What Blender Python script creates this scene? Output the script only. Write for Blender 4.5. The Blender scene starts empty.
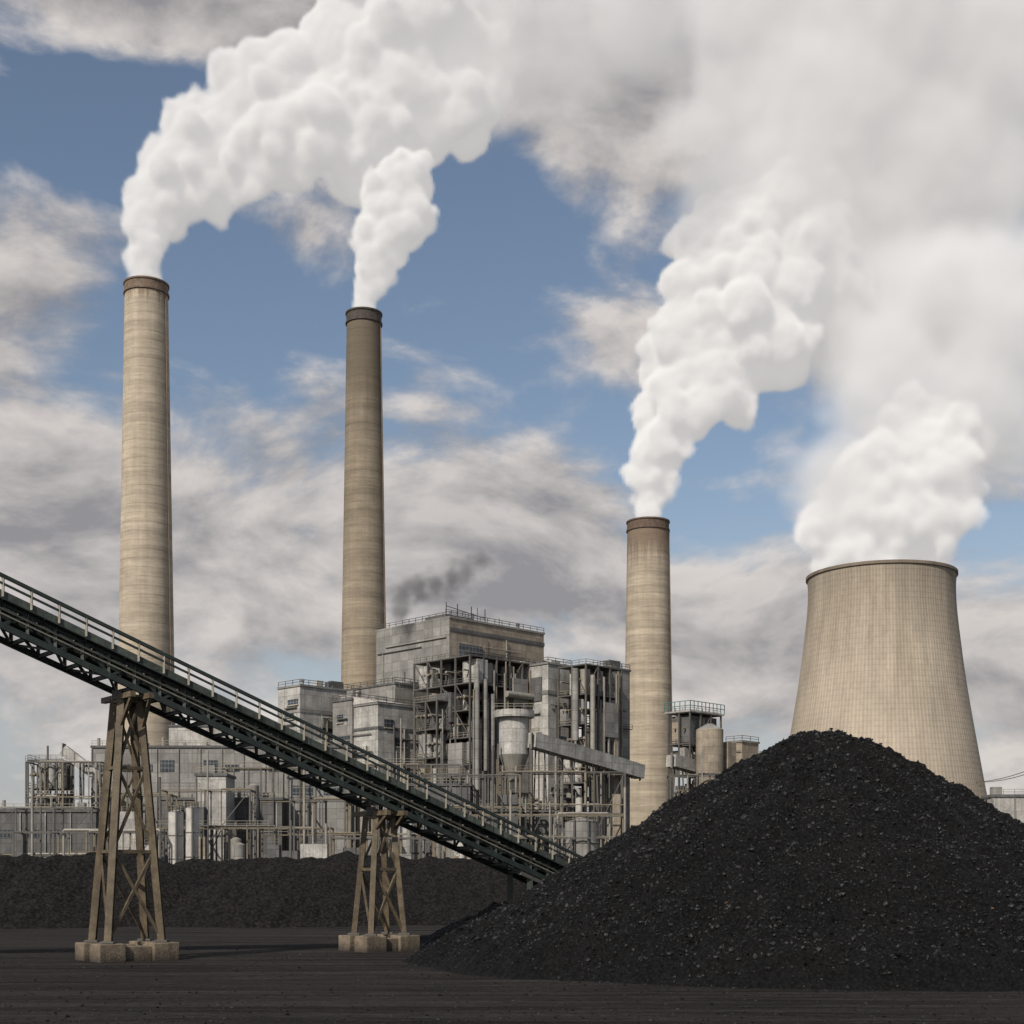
import bpy, bmesh, math, random, time
import numpy as np
from mathutils import Vector, Matrix, noise
random.seed(7); np.random.seed(7)
scn=bpy.context.scene
T0=time.time()
F=1422.0; HZ=880.0; CH=5.0

# ---------------------------------------------------------------- materials
def newmat(name):
    m=bpy.data.materials.new(name); m.use_nodes=True
    nt=m.node_tree; nt.nodes.clear()
    return m,nt
def N(nt,t,**kw):
    n=nt.nodes.new(t)
    for k,v in kw.items(): setattr(n,k,v)
    return n
def math_(nt,op,a,b=None,c=None,clamp=False):
    n=N(nt,'ShaderNodeMath',operation=op); n.use_clamp=clamp
    for i,v in enumerate((a,b,c)):
        if v is None: continue
        if isinstance(v,(int,float)): n.inputs[i].default_value=v
        else: nt.links.new(v,n.inputs[i])
    return n.outputs[0]
def maprange(nt,v,a,b,c,d,smooth=False):
    n=N(nt,'ShaderNodeMapRange'); n.clamp=True
    if smooth: n.interpolation_type='SMOOTHSTEP'
    for i,x in enumerate((v,a,b,c,d)):
        if isinstance(x,(int,float)): n.inputs[i].default_value=x
        else: nt.links.new(x,n.inputs[i])
    return n.outputs[0]
def mixc(nt,f,a,b,mode='MIX'):
    n=N(nt,'ShaderNodeMix',data_type='RGBA',blend_type=mode)
    for s,v in ((0,f),(6,a),(7,b)):
        if isinstance(v,(int,float)): n.inputs[s].default_value=v
        elif isinstance(v,tuple): n.inputs[s].default_value=(v[0],v[1],v[2],1)
        else: nt.links.new(v,n.inputs[s])
    return n.outputs[2]
def noise_(nt,vec,scale,detail=4,rough=.55,scl=None,dist=0):
    if scl:
        mp=N(nt,'ShaderNodeMapping'); mp.inputs['Scale'].default_value=scl
        nt.links.new(vec,mp.inputs[0]); vec=mp.outputs[0]
    n=N(nt,'ShaderNodeTexNoise'); n.inputs['Scale'].default_value=scale
    n.inputs['Detail'].default_value=detail; n.inputs['Roughness'].default_value=rough
    n.inputs['Distortion'].default_value=dist
    nt.links.new(vec,n.inputs['Vector']); return n.outputs[0]
def mat(name,col,rough=.8,metal=0,var=.25,streak=.25,panel=None,groove=.5,bump=.1,nscale=.3,spec=.3,dirt=(.12,.10,.08),base_dirt=None):
    m,nt=newmat(name)
    tc=N(nt,'ShaderNodeTexCoord').outputs['Object']
    n1=noise_(nt,tc,nscale,4,.6)
    n2=noise_(nt,tc,nscale*6,3,.65)
    f=maprange(nt,n1,.3,.7,1-var,1+var*.6)
    f2=maprange(nt,n2,.3,.7,1-var*.5,1+var*.4)
    v=math_(nt,'MULTIPLY',f,f2)
    sep=N(nt,'ShaderNodeSeparateXYZ'); nt.links.new(tc,sep.inputs[0])
    if panel:
        u=math_(nt,'MULTIPLY',sep.outputs[0],1.414)
        cb=N(nt,'ShaderNodeCombineXYZ'); nt.links.new(u,cb.inputs[0]); nt.links.new(sep.outputs[2],cb.inputs[1])
        br=N(nt,'ShaderNodeTexBrick'); br.offset=0; br.inputs['Scale'].default_value=1
        br.inputs['Brick Width'].default_value=panel[0]; br.inputs['Row Height'].default_value=panel[1]
        br.inputs['Mortar Size'].default_value=panel[2] if len(panel)>2 else .05
        br.inputs['Color1'].default_value=(.78,.78,.78,1); br.inputs['Color2'].default_value=(1.1,1.1,1.1,1)
        br.inputs['Mortar'].default_value=(groove,groove,groove,1)
        nt.links.new(cb.outputs[0],br.inputs['Vector'])
        v=math_(nt,'MULTIPLY',v,br.outputs['Color'])
    cr=N(nt,'ShaderNodeVectorMath',operation='SCALE'); cr.inputs[0].default_value=col
    nt.links.new(v,cr.inputs['Scale'])
    c=cr.outputs[0]
    if streak>0:
        s=noise_(nt,tc,1,4,.7,scl=(1.2,1.2,.06))
        sf=maprange(nt,s,.5,.75,0,streak)
        c=mixc(nt,sf,c,dirt)
    if base_dirt:   # splash of coal dust near the ground
        zz=math_(nt,'ADD',sep.outputs[2],math_(nt,'MULTIPLY',math_(nt,'SUBTRACT',n2,.5),base_dirt*1.4))
        c=mixc(nt,maprange(nt,zz,0,base_dirt,.9,0),c,(.03,.026,.022))
    p=N(nt,'ShaderNodeBsdfPrincipled'); nt.links.new(c,p.inputs['Base Color'])
    p.inputs['Roughness'].default_value=rough; p.inputs['Metallic'].default_value=metal
    p.inputs['Specular IOR Level'].default_value=spec
    if bump>0:
        b=N(nt,'ShaderNodeBump'); b.inputs['Strength'].default_value=bump; b.inputs['Distance'].default_value=.2
        nt.links.new(n2,b.inputs['Height']); nt.links.new(b.outputs[0],p.inputs['Normal'])
    o=N(nt,'ShaderNodeOutputMaterial'); nt.links.new(p.outputs[0],o.inputs[0])
    return m

M={}
M['conc']=mat('weathered_concrete',(.33,.30,.25))
M['foot']=mat('footing_concrete',(.20,.16,.115),nscale=1.6,var=.4,streak=.6,dirt=(.05,.04,.03),base_dirt=.8,bump=.4)
M['clad']=mat('grey_cladding',(.24,.235,.22),panel=(3.2,2.4,.06),groove=.55,streak=.6)
M['cladL']=mat('pale_cladding',(.41,.40,.375),panel=(2.6,3.0,.06),groove=.55,streak=.6,var=.35)
M['cladT']=mat('tan_cladding',(.30,.255,.20),panel=(1.8,2.0,.05),groove=.6,streak=.5)
M['cladD']=mat('dark_cladding',(.115,.115,.115),panel=(1.6,2.2,.06),groove=.5,streak=.3)
M['glass']=mat('dark_window_glass',(.035,.04,.045),rough=.25,panel=(1.2,1.2,.09),groove=4,streak=0,bump=0,spec=.5)
M['steel']=mat('dark_steel',(.10,.095,.088),rough=.6,streak=.2,bump=0)  # base colour lifted a little to stand in for distance haze
M['steelY']=mat('ochre_painted_steel',(.17,.145,.10),rough=.6,streak=.4,nscale=1,dirt=(.08,.05,.03),bump=0)
M['pipe']=mat('insulated_pipe',(.27,.255,.225),rough=.5,streak=.5,metal=.1,nscale=.6,bump=0)
M['pipeY']=mat('buff_pipe',(.22,.185,.13),rough=.55,streak=.4,bump=0)
M['white']=mat('white_painted_metal',(.46,.44,.41),rough=.5,streak=.5,nscale=.6)
M['teal']=mat('teal_railing_paint',(.07,.17,.17),rough=.5,streak=.1,bump=0)
M['leg']=mat('trestle_paint',(.115,.09,.058),rough=.55,nscale=1.5,streak=.7,var=.45,dirt=(.04,.026,.016))
M['green']=mat('green_conveyor_paint',(.026,.036,.031),rough=.45,nscale=1.5,streak=.3,var=.4,spec=.5,dirt=(.02,.02,.02))
M['greenL']=mat('faded_green_sheeting',(.085,.10,.085),rough=.5,nscale=1.5,streak=.7,var=.5,panel=(1.9,9,.05),dirt=(.03,.028,.025))
M['rail']=mat('galvanised_rail',(.27,.25,.20),rough=.5,metal=.1,streak=.4,nscale=2,bump=0)
M['belt']=mat('rubber_belt',(.02,.02,.02),rough=.7,streak=0)
M['ladder']=mat('rusty_ladder',(.16,.12,.09),streak=.3)

def stackmat(name,col,top,zt,band=2.2,stain=12,dark_up=0.0):
    m,nt=newmat(name)
    tc=N(nt,'ShaderNodeTexCoord').outputs['Object']
    sep=N(nt,'ShaderNodeSeparateXYZ'); nt.links.new(tc,sep.inputs[0]); z=sep.outputs[2]
    n1=noise_(nt,tc,.12,5,.65); n2=noise_(nt,tc,1.0,5,.7,scl=(.25,.25,1.6)); n3=noise_(nt,tc,1.0,5,.7,scl=(.7,.7,.03))
    n4=noise_(nt,tc,1.0,2,.5,scl=(.02,.02,.42))
    v=math_(nt,'MULTIPLY',maprange(nt,n1,.3,.7,.82,1.12),maprange(nt,n2,.3,.7,.84,1.12))
    v=math_(nt,'MULTIPLY',v,maprange(nt,n3,.35,.7,1.06,.86))
    v=math_(nt,'MULTIPLY',v,maprange(nt,n4,.3,.7,.80,1.14))
    fr=math_(nt,'FRACT',math_(nt,'DIVIDE',z,band))
    ln=maprange(nt,fr,0,.14,.78,1)
    v=math_(nt,'MULTIPLY',v,ln)
    g=maprange(nt,z,zt*.3,zt,1,1-dark_up)
    v=math_(nt,'MULTIPLY',v,g)
    sc=N(nt,'ShaderNodeVectorMath',operation='SCALE'); sc.inputs[0].default_value=col; nt.links.new(v,sc.inputs['Scale'])
    tz=math_(nt,'ADD',z,maprange(nt,n3,.3,.7,-3.5,3.5))
    tf=maprange(nt,tz,zt-stain,zt-stain*.55,0,.75)
    c=mixc(nt,tf,sc.outputs[0],top)
    p=N(nt,'ShaderNodeBsdfPrincipled'); nt.links.new(c,p.inputs['Base Color']); p.inputs['Roughness'].default_value=.9
    p.inputs['Specular IOR Level'].default_value=.2
    b=N(nt,'ShaderNodeBump'); b.inputs['Strength'].default_value=.35; b.inputs['Distance'].default_value=.3
    nt.links.new(math_(nt,'ADD',n2,ln),b.inputs['Height']); nt.links.new(b.outputs[0],p.inputs['Normal'])
    o=N(nt,'ShaderNodeOutputMaterial'); nt.links.new(p.outputs[0],o.inputs[0]); return m

def coalmat(name,col,scale,bd,brown=(.022,.0195,.0175),rough=.65,spec=.2,lo=.3,hi=2.1):
    m,nt=newmat(name)
    tc=N(nt,'ShaderNodeTexCoord').outputs['Object']
    n1=noise_(nt,tc,.18,5,.6); n2=noise_(nt,tc,scale,7,.8)
    vo=N(nt,'ShaderNodeTexVoronoi'); vo.inputs['Scale'].default_value=scale*1.6; nt.links.new(tc,vo.inputs['Vector'])
    f=math_(nt,'MULTIPLY',maprange(nt,n2,.3,.7,lo,hi),maprange(nt,vo.outputs['Distance'],0,.7,1.5,.35))
    sc=N(nt,'ShaderNodeVectorMath',operation='SCALE'); sc.inputs[0].default_value=col; nt.links.new(f,sc.inputs['Scale'])
    c=mixc(nt,maprange(nt,n1,.5,.72,0,.3),sc.outputs[0],brown)
    p=N(nt,'ShaderNodeBsdfPrincipled'); nt.links.new(c,p.inputs['Base Color'])
    p.inputs['Roughness'].default_value=rough; p.inputs['Specular IOR Level'].default_value=spec
    h=math_(nt,'SUBTRACT',n2,math_(nt,'MULTIPLY',vo.outputs['Distance'],.8))
    b=N(nt,'ShaderNodeBump'); b.inputs['Strength'].default_value=1; b.inputs['Distance'].default_value=bd
    nt.links.new(h,b.inputs['Height']); nt.links.new(b.outputs[0],p.inputs['Normal'])
    o=N(nt,'ShaderNodeOutputMaterial'); nt.links.new(p.outputs[0],o.inputs[0]); return m
M['coal']=coalmat('coal',(.0098,.0095,.0096),3.0,.34,spec=.16)
M['coalshiny']=coalmat('coal_lump',(.016,.016,.0165),4.0,.05,rough=.42,spec=.45)
M['coalfar']=coalmat('coal_far',(.0165,.0152,.0143),1.4,.45,spec=.12,rough=.8)
M['ember']=mat('rusty_lump',(.16,.07,.03),streak=0)

# ---------------------------------------------------------------- mesh builder
class MB:
    def __init__(s,name): s.name=name; s.v=[]; s.f=[]; s.mi=[]; s.sm=[]; s.mats=[]; s.xf=Matrix.Identity(4)
    def mid(s,k):
        if k not in s.mats: s.mats.append(k)
        return s.mats.index(k)
    def add(s,vs,fs,k,smooth=False):
        o=len(s.v); s.v+= [tuple(s.xf@Vector(v)) for v in vs]
        i=s.mid(k)
        for f in fs: s.f.append(tuple(o+j for j in f)); s.mi.append(i); s.sm.append(smooth)
    def box(s,x0,x1,y0,y1,z0,z1,k):
        vs=[(x,y,z) for z in (z0,z1) for y in (y0,y1) for x in (x0,x1)]
        s.add(vs,[(0,2,3,1),(4,5,7,6),(0,1,5,4),(2,6,7,3),(0,4,6,2),(1,3,7,5)],k)
    def beam(s,p,q,w,k,h=None,up=(0,0,1)):
        p=Vector(p);q=Vector(q);d=(q-p)
        if d.length<1e-4:return
        d.normalize(); u=Vector(up)
        if abs(d.dot(u))>.98: u=Vector((1,0,0))
        a=d.cross(u).normalized(); b=a.cross(d).normalized(); h=h or w
        vs=[]
        for c in (p,q):
            for i,j in ((-1,-1),(1,-1),(1,1),(-1,1)): vs.append(c+a*(i*w/2)+b*(j*h/2))
        s.add(vs,[(0,1,2,3),(7,6,5,4),(0,4,5,1),(1,5,6,2),(2,6,7,3),(3,7,4,0)],k)
    def ibeam(s,p,q,w,k):
        p=Vector(p);q=Vector(q);d=(q-p).normalized(); u=Vector((0,0,1))
        if abs(d.dot(u))>.98:u=Vector((1,0,0))
        a=d.cross(u).normalized()
        for t in (-1,1): s.beam(p+a*t*w*.42,q+a*t*w*.42,w*.14,k,h=w)
        s.beam(p,q,w*.68,k,h=w*.14)
    def cyl(s,p,q,r,k,seg=12,r2=None,cap=True):
        p=Vector(p);q=Vector(q);d=(q-p).normalized(); u=Vector((0,0,1)) if abs(d.z)<.95 else Vector((1,0,0))
        a=d.cross(u).normalized(); b=a.cross(d); r2=r if r2 is None else r2
        vs=[p+(a*math.cos(t)+b*math.sin(t))*r for t in [2*math.pi*i/seg for i in range(seg)]]
        vs+=[q+(a*math.cos(t)+b*math.sin(t))*r2 for t in [2*math.pi*i/seg for i in range(seg)]]
        s.add(vs,[(i,i+seg,(i+1)%seg+seg,(i+1)%seg) for i in range(seg)],k,True)
        if cap: s.add(vs,[tuple(range(seg)),tuple(range(2*seg-1,seg-1,-1))],k)
    def lathe(s,cx,cy,prof,k,seg=96,smooth=True):
        vs=[];n=len(prof)
        for r,z in prof:
            for i in range(seg):
                t=2*math.pi*i/seg; vs.append((cx+r*math.cos(t),cy+r*math.sin(t),z))
        fs=[(j*seg+i,j*seg+(i+1)%seg,(j+1)*seg+(i+1)%seg,(j+1)*seg+i) for j in range(n-1) for i in range(seg)]
        s.add(vs,fs,k,smooth)
    def rail(s,pts,k='rail',h=1.1,w=.09,step=2.0):
        for a,b in zip(pts[:-1],pts[1:]):
            a=Vector(a);b=Vector(b)
            for hh in (h,h*.5): s.beam(a+Vector((0,0,hh)),b+Vector((0,0,hh)),w,k)
            n=max(1,int((b-a).length/step))
            for i in range(n+1):
                c=a.lerp(b,i/n); s.beam(c,c+Vector((0,0,h)),w,k)
    def obj(s,parent=None,name=None):
        me=bpy.data.meshes.new(s.name); me.from_pydata(s.v,[],s.f)
        for k in s.mats: me.materials.append(M[k])
        me.polygons.foreach_set('material_index',s.mi); me.polygons.foreach_set('use_smooth',s.sm)
        me.update()
        o=bpy.data.objects.new(name or s.name,me); scn.collection.objects.link(o)
        if parent: o.parent=parent
        return o

# ---------------------------------------------------------------- stacks
def stack(px,ytop,wtop,wbot,ybot,Y,key,collar='rimd'):
    s=Y/F; X=(px-512)*s; zt=CH+(HZ-ytop)*s; rt=wtop*s/2; zb=CH+(HZ-ybot)*s
    slope=(wbot*s/2-rt)/(zt-zb)
    b=MB('smokestack'); prof=[]
    n=40
    for i in range(n+1):
        z=(zt-3.2)*i/n; prof.append((rt+slope*(zt-z)+ (.5*math.exp(-z/12)),z))
    b.lathe(X,Y,prof,key,96)
    rc=rt+slope*3.2
    b.lathe(X,Y,[(rc,zt-3.2),(rc+.35,zt-3.2),(rc+.35,zt-2.7),(rc+.1,zt-2.6),(rt+.15,zt-.5),(rt+.4,zt-.45),(rt+.4,zt),(rt-.6,zt),(rt-.7,zt-8)],collar,96,False)
    a=math.radians(-20)
    lad=[(X+(rt+slope*(zt-z)+.3)*math.cos(a),Y+(rt+slope*(zt-z)+.3)*math.sin(a),z) for z in (0,zt-3.3)]
    b.beam(lad[0],lad[1],.22,'ladder')
    b.obj()
    return X,zt,rt
YS1,YS2,YS3=410,400,450
M['st1']=stackmat('stack_concrete_pale',(.42,.36,.28),(.17,.12,.085),178,stain=7,band=2.6)
M['st2']=stackmat('stack_concrete_aged',(.31,.26,.195),(.12,.10,.075),165,stain=32,dark_up=.38)
M['st3']=stackmat('stack_concrete_sooty',(.39,.335,.26),(.13,.09,.065),119,stain=14)
M['rim1']=mat('rim_brown',(.17,.125,.09),streak=.5,nscale=1,var=.4)
M['rim2']=mat('rim_dark',(.07,.06,.052),streak=.4,nscale=1,var=.4)
M['rim3']=mat('rim_sooty',(.12,.085,.065),streak=.5,nscale=1,var=.4)
stack(146.5,285,42,57,745,YS1,'st1','rim1')
stack(364,314,34,45.5,680,YS2,'st2','rim2')
stack(648,522,41,51,835,YS3,'st3','rim3')

# ---------------------------------------------------------------- cooling tower
def coolmat():
    m,nt=newmat('cooling_tower_concrete')
    tc=N(nt,'ShaderNodeTexCoord').outputs['Object']
    sep=N(nt,'ShaderNodeSeparateXYZ'); nt.links.new(tc,sep.inputs[0]); z=sep.outputs[2]
    at=math_(nt,'ARCTAN2',sep.outputs[1],sep.outputs[0])
    fr=math_(nt,'FRACT',math_(nt,'MULTIPLY',at,150/(2*math.pi)))
    rib=maprange(nt,math_(nt,'ABSOLUTE',math_(nt,'SUBTRACT',fr,.5)),.12,.3,1.0,.85,True)
    lz=maprange(nt,math_(nt,'FRACT',math_(nt,'DIVIDE',z,1.5)),0,.2,.88,1)
    n1=noise_(nt,tc,.05,5,.6); n3=noise_(nt,tc,1.0,5,.7,scl=(.3,.3,.02)); n2=noise_(nt,tc,.8,4,.7)
    v=math_(nt,'MULTIPLY',math_(nt,'MULTIPLY',rib,lz),maprange(nt,n1,.3,.7,.9,1.08))
    v=math_(nt,'MULTIPLY',v,maprange(nt,n3,.35,.7,1.05,.84)); v=math_(nt,'MULTIPLY',v,maprange(nt,n2,.3,.7,.92,1.06))
    up=maprange(nt,math_(nt,'ADD',z,maprange(nt,n3,.3,.7,-14,14)),52,92,1,.76); v=math_(nt,'MULTIPLY',v,up)
    sc=N(nt,'ShaderNodeVectorMath',operation='SCALE'); sc.inputs[0].default_value=(.42,.36,.285); nt.links.new(v,sc.inputs['Scale'])
    p=N(nt,'ShaderNodeBsdfPrincipled'); nt.links.new(sc.outputs[0],p.inputs['Base Color']); p.inputs['Roughness'].default_value=.9
    p.inputs['Specular IOR Level'].default_value=.15
    b=N(nt,'ShaderNodeBump'); b.inputs['Strength'].default_value=.5; b.inputs['Distance'].default_value=.4
    nt.links.new(math_(nt,'ADD',rib,lz),b.inputs['Height']); nt.links.new(b.outputs[0],p.inputs['Normal'])
    o=N(nt,'ShaderNodeOutputMaterial'); nt.links.new(p.outputs[0],o.inputs[0]); return m
M['cool']=coolmat()
M['coolrim']=mat('tower_rim_concrete',(.19,.155,.12),streak=.3)
YC=395; sC=YC/F; XC=(881-512)*sC
kp=[(570,72.5),(590,71),(610,72),(640,75.5),(680,80.5),(720,87),(760,94),(800,101),(840,109),(880,117),(895,120)]
ys=np.linspace(576,876,50); hw=np.interp(ys,[a for a,_ in kp],[b for _,b in kp])
hw=np.convolve(np.pad(hw,3,mode='edge'),np.ones(7)/7,'valid'); hw[0]=72.5
b=MB('cooling_tower')
prof=[(h*sC,CH+(HZ-y)*sC) for y,h in zip(ys,hw)]
zt=prof[0][1]; rt=prof[0][0]; ZCT=zt
b.lathe(0,0,[(rt-1.0,zt-12),(rt-1.0,zt),(rt+.35,zt),(rt+.35,zt-.8),(rt-.05,zt-.85)],'coolrim',160,False)
prof=[(rt-.05,zt-.85)]+prof[2:]
b.lathe(0,0,prof,'cool',160)
rb,zb=prof[-1]
for i in range(48):
    t=2*math.pi*i/48
    for tt in (t+math.pi/48,t-math.pi/48): b.cyl((rb*math.cos(t),rb*math.sin(t),zb+.2),((rb+3)*math.cos(tt),(rb+3)*math.sin(tt),0),.5,'conc',6)
o=b.obj(); o.location=(XC,YC,0)

# ---------------------------------------------------------------- plant on a 45 degree grid
def sx(u,Y): return (u-512)*Y/F
def sz(v,Y): return CH+(HZ-v)*Y/F
R2=math.sqrt(.5)
def corner(u,Y): return Matrix.Translation((sx(u,Y),Y,0))@Matrix.Rotation(math.radians(45),4,'Z')
class Bl(MB):
    def at(s,u,Y): s.xf=corner(u,Y); s.Y=Y; s.k=Y/F; return s
def house(name,u,Y,top,wl,wr,k,bot=900,bands=(),windows=0,parapet=True,rails=True,roofstuff=0):
    b=Bl(name).at(u,Y); L2=wr*b.k/R2; L1=wl*b.k/R2; z1=sz(top,Y); z0=max(0,sz(bot,Y))
    b.box(0,L2,0,L1,z0,z1,k)
    if parapet:
        b.box(-.25,L2+.25,-.25,L1+.25,z1,z1+.5,'clad' if k!='clad' else 'cladD')
    for (v0,v1,mk) in bands:
        b.box(-.15,L2+.15,-.15,L1+.15,sz(v1,Y),sz(v0,Y),mk)
    rnd=random.Random(int(u*7+top))
    for i in range(windows):
        zz=rnd.uniform(z0+(z1-z0)*.35,z1-3); hh=rnd.uniform(1.0,2.4); ww=rnd.uniform(2,6)
        if rnd.random()<.5:
            x=rnd.uniform(.5,max(.6,L2-ww-.5)); b.box(x,x+ww,-.1,.3,zz,zz+hh,'glass'); b.box(x-.2,x+ww+.2,-.35,.2,zz-.3,zz-.02,'conc')
        else:
            y=rnd.uniform(.5,max(.6,L1-ww-.5)); b.box(-.1,.3,y,y+ww,zz,zz+hh,'glass'); b.box(-.35,.2,y-.2,y+ww+.2,zz-.3,zz-.02,'conc')
    for i in range(int((L1+L2)/3)):
        t=rnd.uniform(0,L1+L2)
        p=(0-.3,t) if t<L1 else (t-L1,-.3)
        b.cyl((p[0],p[1],z0),(p[0],p[1],z1-rnd.uniform(0,(z1-z0)*.5)),rnd.uniform(.08,.25),rnd.choice(['pipe','steel','steel','steelY']),8)
    for i in range(int((z1-z0)/6)):
        zz=rnd.uniform(z0+3,z1-2)
        if rnd.random()<.5: b.cyl((-.45,rnd.uniform(0,L1*.4),zz),(-.45,L1*rnd.uniform(.6,1),zz),rnd.uniform(.1,.25),rnd.choice(['pipe','steel']),8)
        else: b.cyl((rnd.uniform(0,L2*.4),-.45,zz),(L2*rnd.uniform(.6,1),-.45,zz),rnd.uniform(.1,.25),rnd.choice(['pipe','steel']),8)
    zz=z0+(z1-z0)*rnd.uniform(.6,.8)
    b.box(-1.6,-.5,L1*.1,L1*.9,zz,zz+.15,'steel'); b.rail([(-1.6,L1*.1,zz+.15),(-1.6,L1*.9,zz+.15)],'steelY',1.1,.09,2)
    b.box(L2*.1,L2*.9,-1.6,-.5,zz-3,zz-2.85,'steel'); b.rail([(L2*.1,-1.6,zz-2.85),(L2*.9,-1.6,zz-2.85)],'steel',1.1,.09,2)
    if rails: b.rail([(L2,0,z1+.5),(0,0,z1+.5),(0,L1,z1+.5)],'steel',1.2,.12,2.5)
    for i in range(roofstuff):
        x=rnd.uniform(1,L2-3);y=rnd.uniform(1,L1-3);h=rnd.uniform(1.5,4.5)
        c=rnd.random()
        if c<.45: b.box(x,x+rnd.uniform(1.5,4),y,y+rnd.uniform(1.5,3),z1+.4,z1+h*.7,rnd.choice(['clad','cladD','cladL']))
        elif c<.8: b.cyl((x,y,z1),(x,y,z1+h),.35,'pipe',10); b.cyl((x,y,z1+h),(x,y,z1+h+.5),.6,'pipe',10,r2=.1)
        else: b.beam((x,y,z1),(x,y,z1+h*1.5),.14,'steel')
    return b,L2,L1,z0,z1
def frame(b,x0,x1,y0,y1,z0,z1,nx,ny,nz,seed,dens=1.0,colk='steel'):
    rnd=random.Random(seed)
    xs=[x0+(x1-x0)*i/nx for i in range(nx+1)]; ysx=[y0+(y1-y0)*i/ny for i in range(ny+1)]; zs=[z0+(z1-z0)*i/nz for i in range(nz+1)]
    for x in xs:
        for y in ysx: b.beam((x,y,z0),(x,y,z1),.38,colk)
    for z in zs[1:]:
        for x in xs: b.beam((x,y0,z),(x,y1,z),.3,colk)
        for y in ysx: b.beam((x0,y,z),(x1,y,z),.3,colk)
        if rnd.random()<.75: b.box(x0+.3,x1-.3,y0+.3,y1-.3,z-.1,z+.08,'steel')
        b.rail([(x1,y0,z+.15),(x0,y0,z+.15),(x0,y1,z+.15)],rnd.choice(['rail','steelY','steel']),1.1,.09,2.2)
    for i in range(nx):
        for j in range(nz):
            if rnd.random()<.5:
                a,c=(xs[i],xs[i+1]) if rnd.random()<.5 else (xs[i+1],xs[i])
                b.beam((a,y0,zs[j]),(c,y0,zs[j+1]),.2,colk)
    for i in range(ny):
        for j in range(nz):
            if rnd.random()<.5: b.beam((x0,ysx[i],zs[j]),(x0,ysx[i+1],zs[j+1]),.2,colk)
    for i in range(int((nx*ny*nz)*1.5*dens)):
        x=rnd.uniform(x0+.8,x1-.8);y=rnd.uniform(y0+.8,y1-.8);z=rnd.choice(zs[:-1]);h=(zs[1]-zs[0]);c=rnd.random()
        if c<.28: b.cyl((x,y,z+.3),(x,y,z+h*.85),rnd.uniform(.5,1.3),rnd.choice(['pipe','cladL','clad']),14)
        elif c<.55:
            w=rnd.uniform(.7,1.8); b.box(x-w,x+w,y-1,y+1,z+.1,z+h*rnd.uniform(.4,.95),rnd.choice(['clad','cladL','cladD','cladT','clad','cladD']))
        elif c<.78: b.cyl((x0-.3,y,z+h*.5),(x1+.2,y,z+h*.5),rnd.uniform(.12,.35),rnd.choice(['pipe','pipeY']),8)
        else: b.cyl((x,y0-.3,z0),(x,y0-.3,z+h*rnd.uniform(.3,1)),rnd.uniform(.12,.32),rnd.choice(['pipe','clad','pipeY']),8)
def done(t): return (t[0] if isinstance(t,tuple) else t).obj()

t=house('boiler_house',450,360,618,81,96,'cladT',bot=900,bands=[(627,631,'cladD')],windows=3,roofstuff=12)
b,L2,L1,z0,z1=t
b.box(-.2,0,0,L1,sz(684,360),z1-.02,'clad')  # left face toned grey to paint in its different light; same wall material
b.box(3,11,-.3,.3,sz(665,360),sz(642,360),'glass'); b.box(13,19,-.25,.3,sz(660,360),sz(650,360),'cladD')
b.box(2.5,L2+2,-2.6,-.2,sz(667,360),sz(665,360),'steel'); b.rail([(2.5,-2.5,sz(665,360)),(L2+2,-2.5,sz(665,360))],'rail',1.2,.12)
for x in (6,10,15,20): b.beam((x,8,z1),(x,8,z1+6),.18,'steel')
b.beam((6,8,z1+5),(20,8,z1+3.5),.15,'steel'); b.box(4,14,6,14,z1+.5,z1+2.4,'cladD')
b.rail([(4,6,z1+2.4),(14,6,z1+2.4)],'steel',1.2,.12)
done(t)
t=house('precipitator_building',352,350,700,22,88,'clad',windows=6,roofstuff=6); done(t)
t=house('bunker_building',395,356,684,54,50,'clad',windows=5,roofstuff=3); done(t)
t=house('switchgear_building',300,352,686,26,62,'cladL',windows=4,roofstuff=6,bands=[(708,712,'clad')]); done(t)
t=house('control_building',378,344,704,44,62,'cladL',windows=3,roofstuff=2,bands=[(726,729,'cladD')])
b,L2,L1,z0,z1=t
b.add([(-.3,-.3,z1+.6),(L2*.5,-.3,z1+.6),(L2*.5,L1,z1+3.6),(-.3,L1,z1+3.6),(-.3,L1,z1+.5),(L2*.5,L1,z1+.5)],[(0,1,2,3),(0,3,4),(1,5,2)],'white')
done(t)
b=Bl('boiler_steel_frame').at(470,336)
frame(b,0,22,0,20,0,sz(655,336),5,4,9,3,1.7)
for i,x in enumerate((1.5,4.2,6.6)):
    b.cyl((x,-.9,sz(790-20*i,336)),(x,-.9,sz(664+14*i,336)),.55,'clad',14)
b.cyl((11,-1.1,sz(690,336)),(20,-1.1,sz(690,336)),.8,'pipe',12)
b.box(8,15,-.8,4,sz(745,336),sz(718,336),'cladD'); b.box(14,19,-.6,5,sz(700,336),sz(672,336),'clad'); b.box(12.5,19,-.8,3,sz(790,336),sz(755,336),'clad')
b.box(-.6,3,6,14,sz(720,336),sz(690,336),'cladD'); b.box(-.7,3,2,12,sz(775,336),sz(742,336),'clad')
b.obj()
b=Bl('duct_platform').at(437,338)
frame(b,0,9,0,8,0,sz(700,338),2,2,7,31,2.4); b.obj()
t=house('turbine_building',548,346,664,44,24,'cladL',windows=4,roofstuff=4,bands=[(690,694,'clad')])
t[0].box(-.3,0,2,8,sz(700,346),sz(676,346),'cladD'); done(t)
b=Bl('scrubber_steel_frame').at(586,340)
frame(b,0,13,0,9,0,sz(664,340),3,2,8,11,2.2)
b.cyl((1.4,-.9,sz(760,340)),(1.4,-.9,sz(675,340)),.6,'pipe',14)
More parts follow.
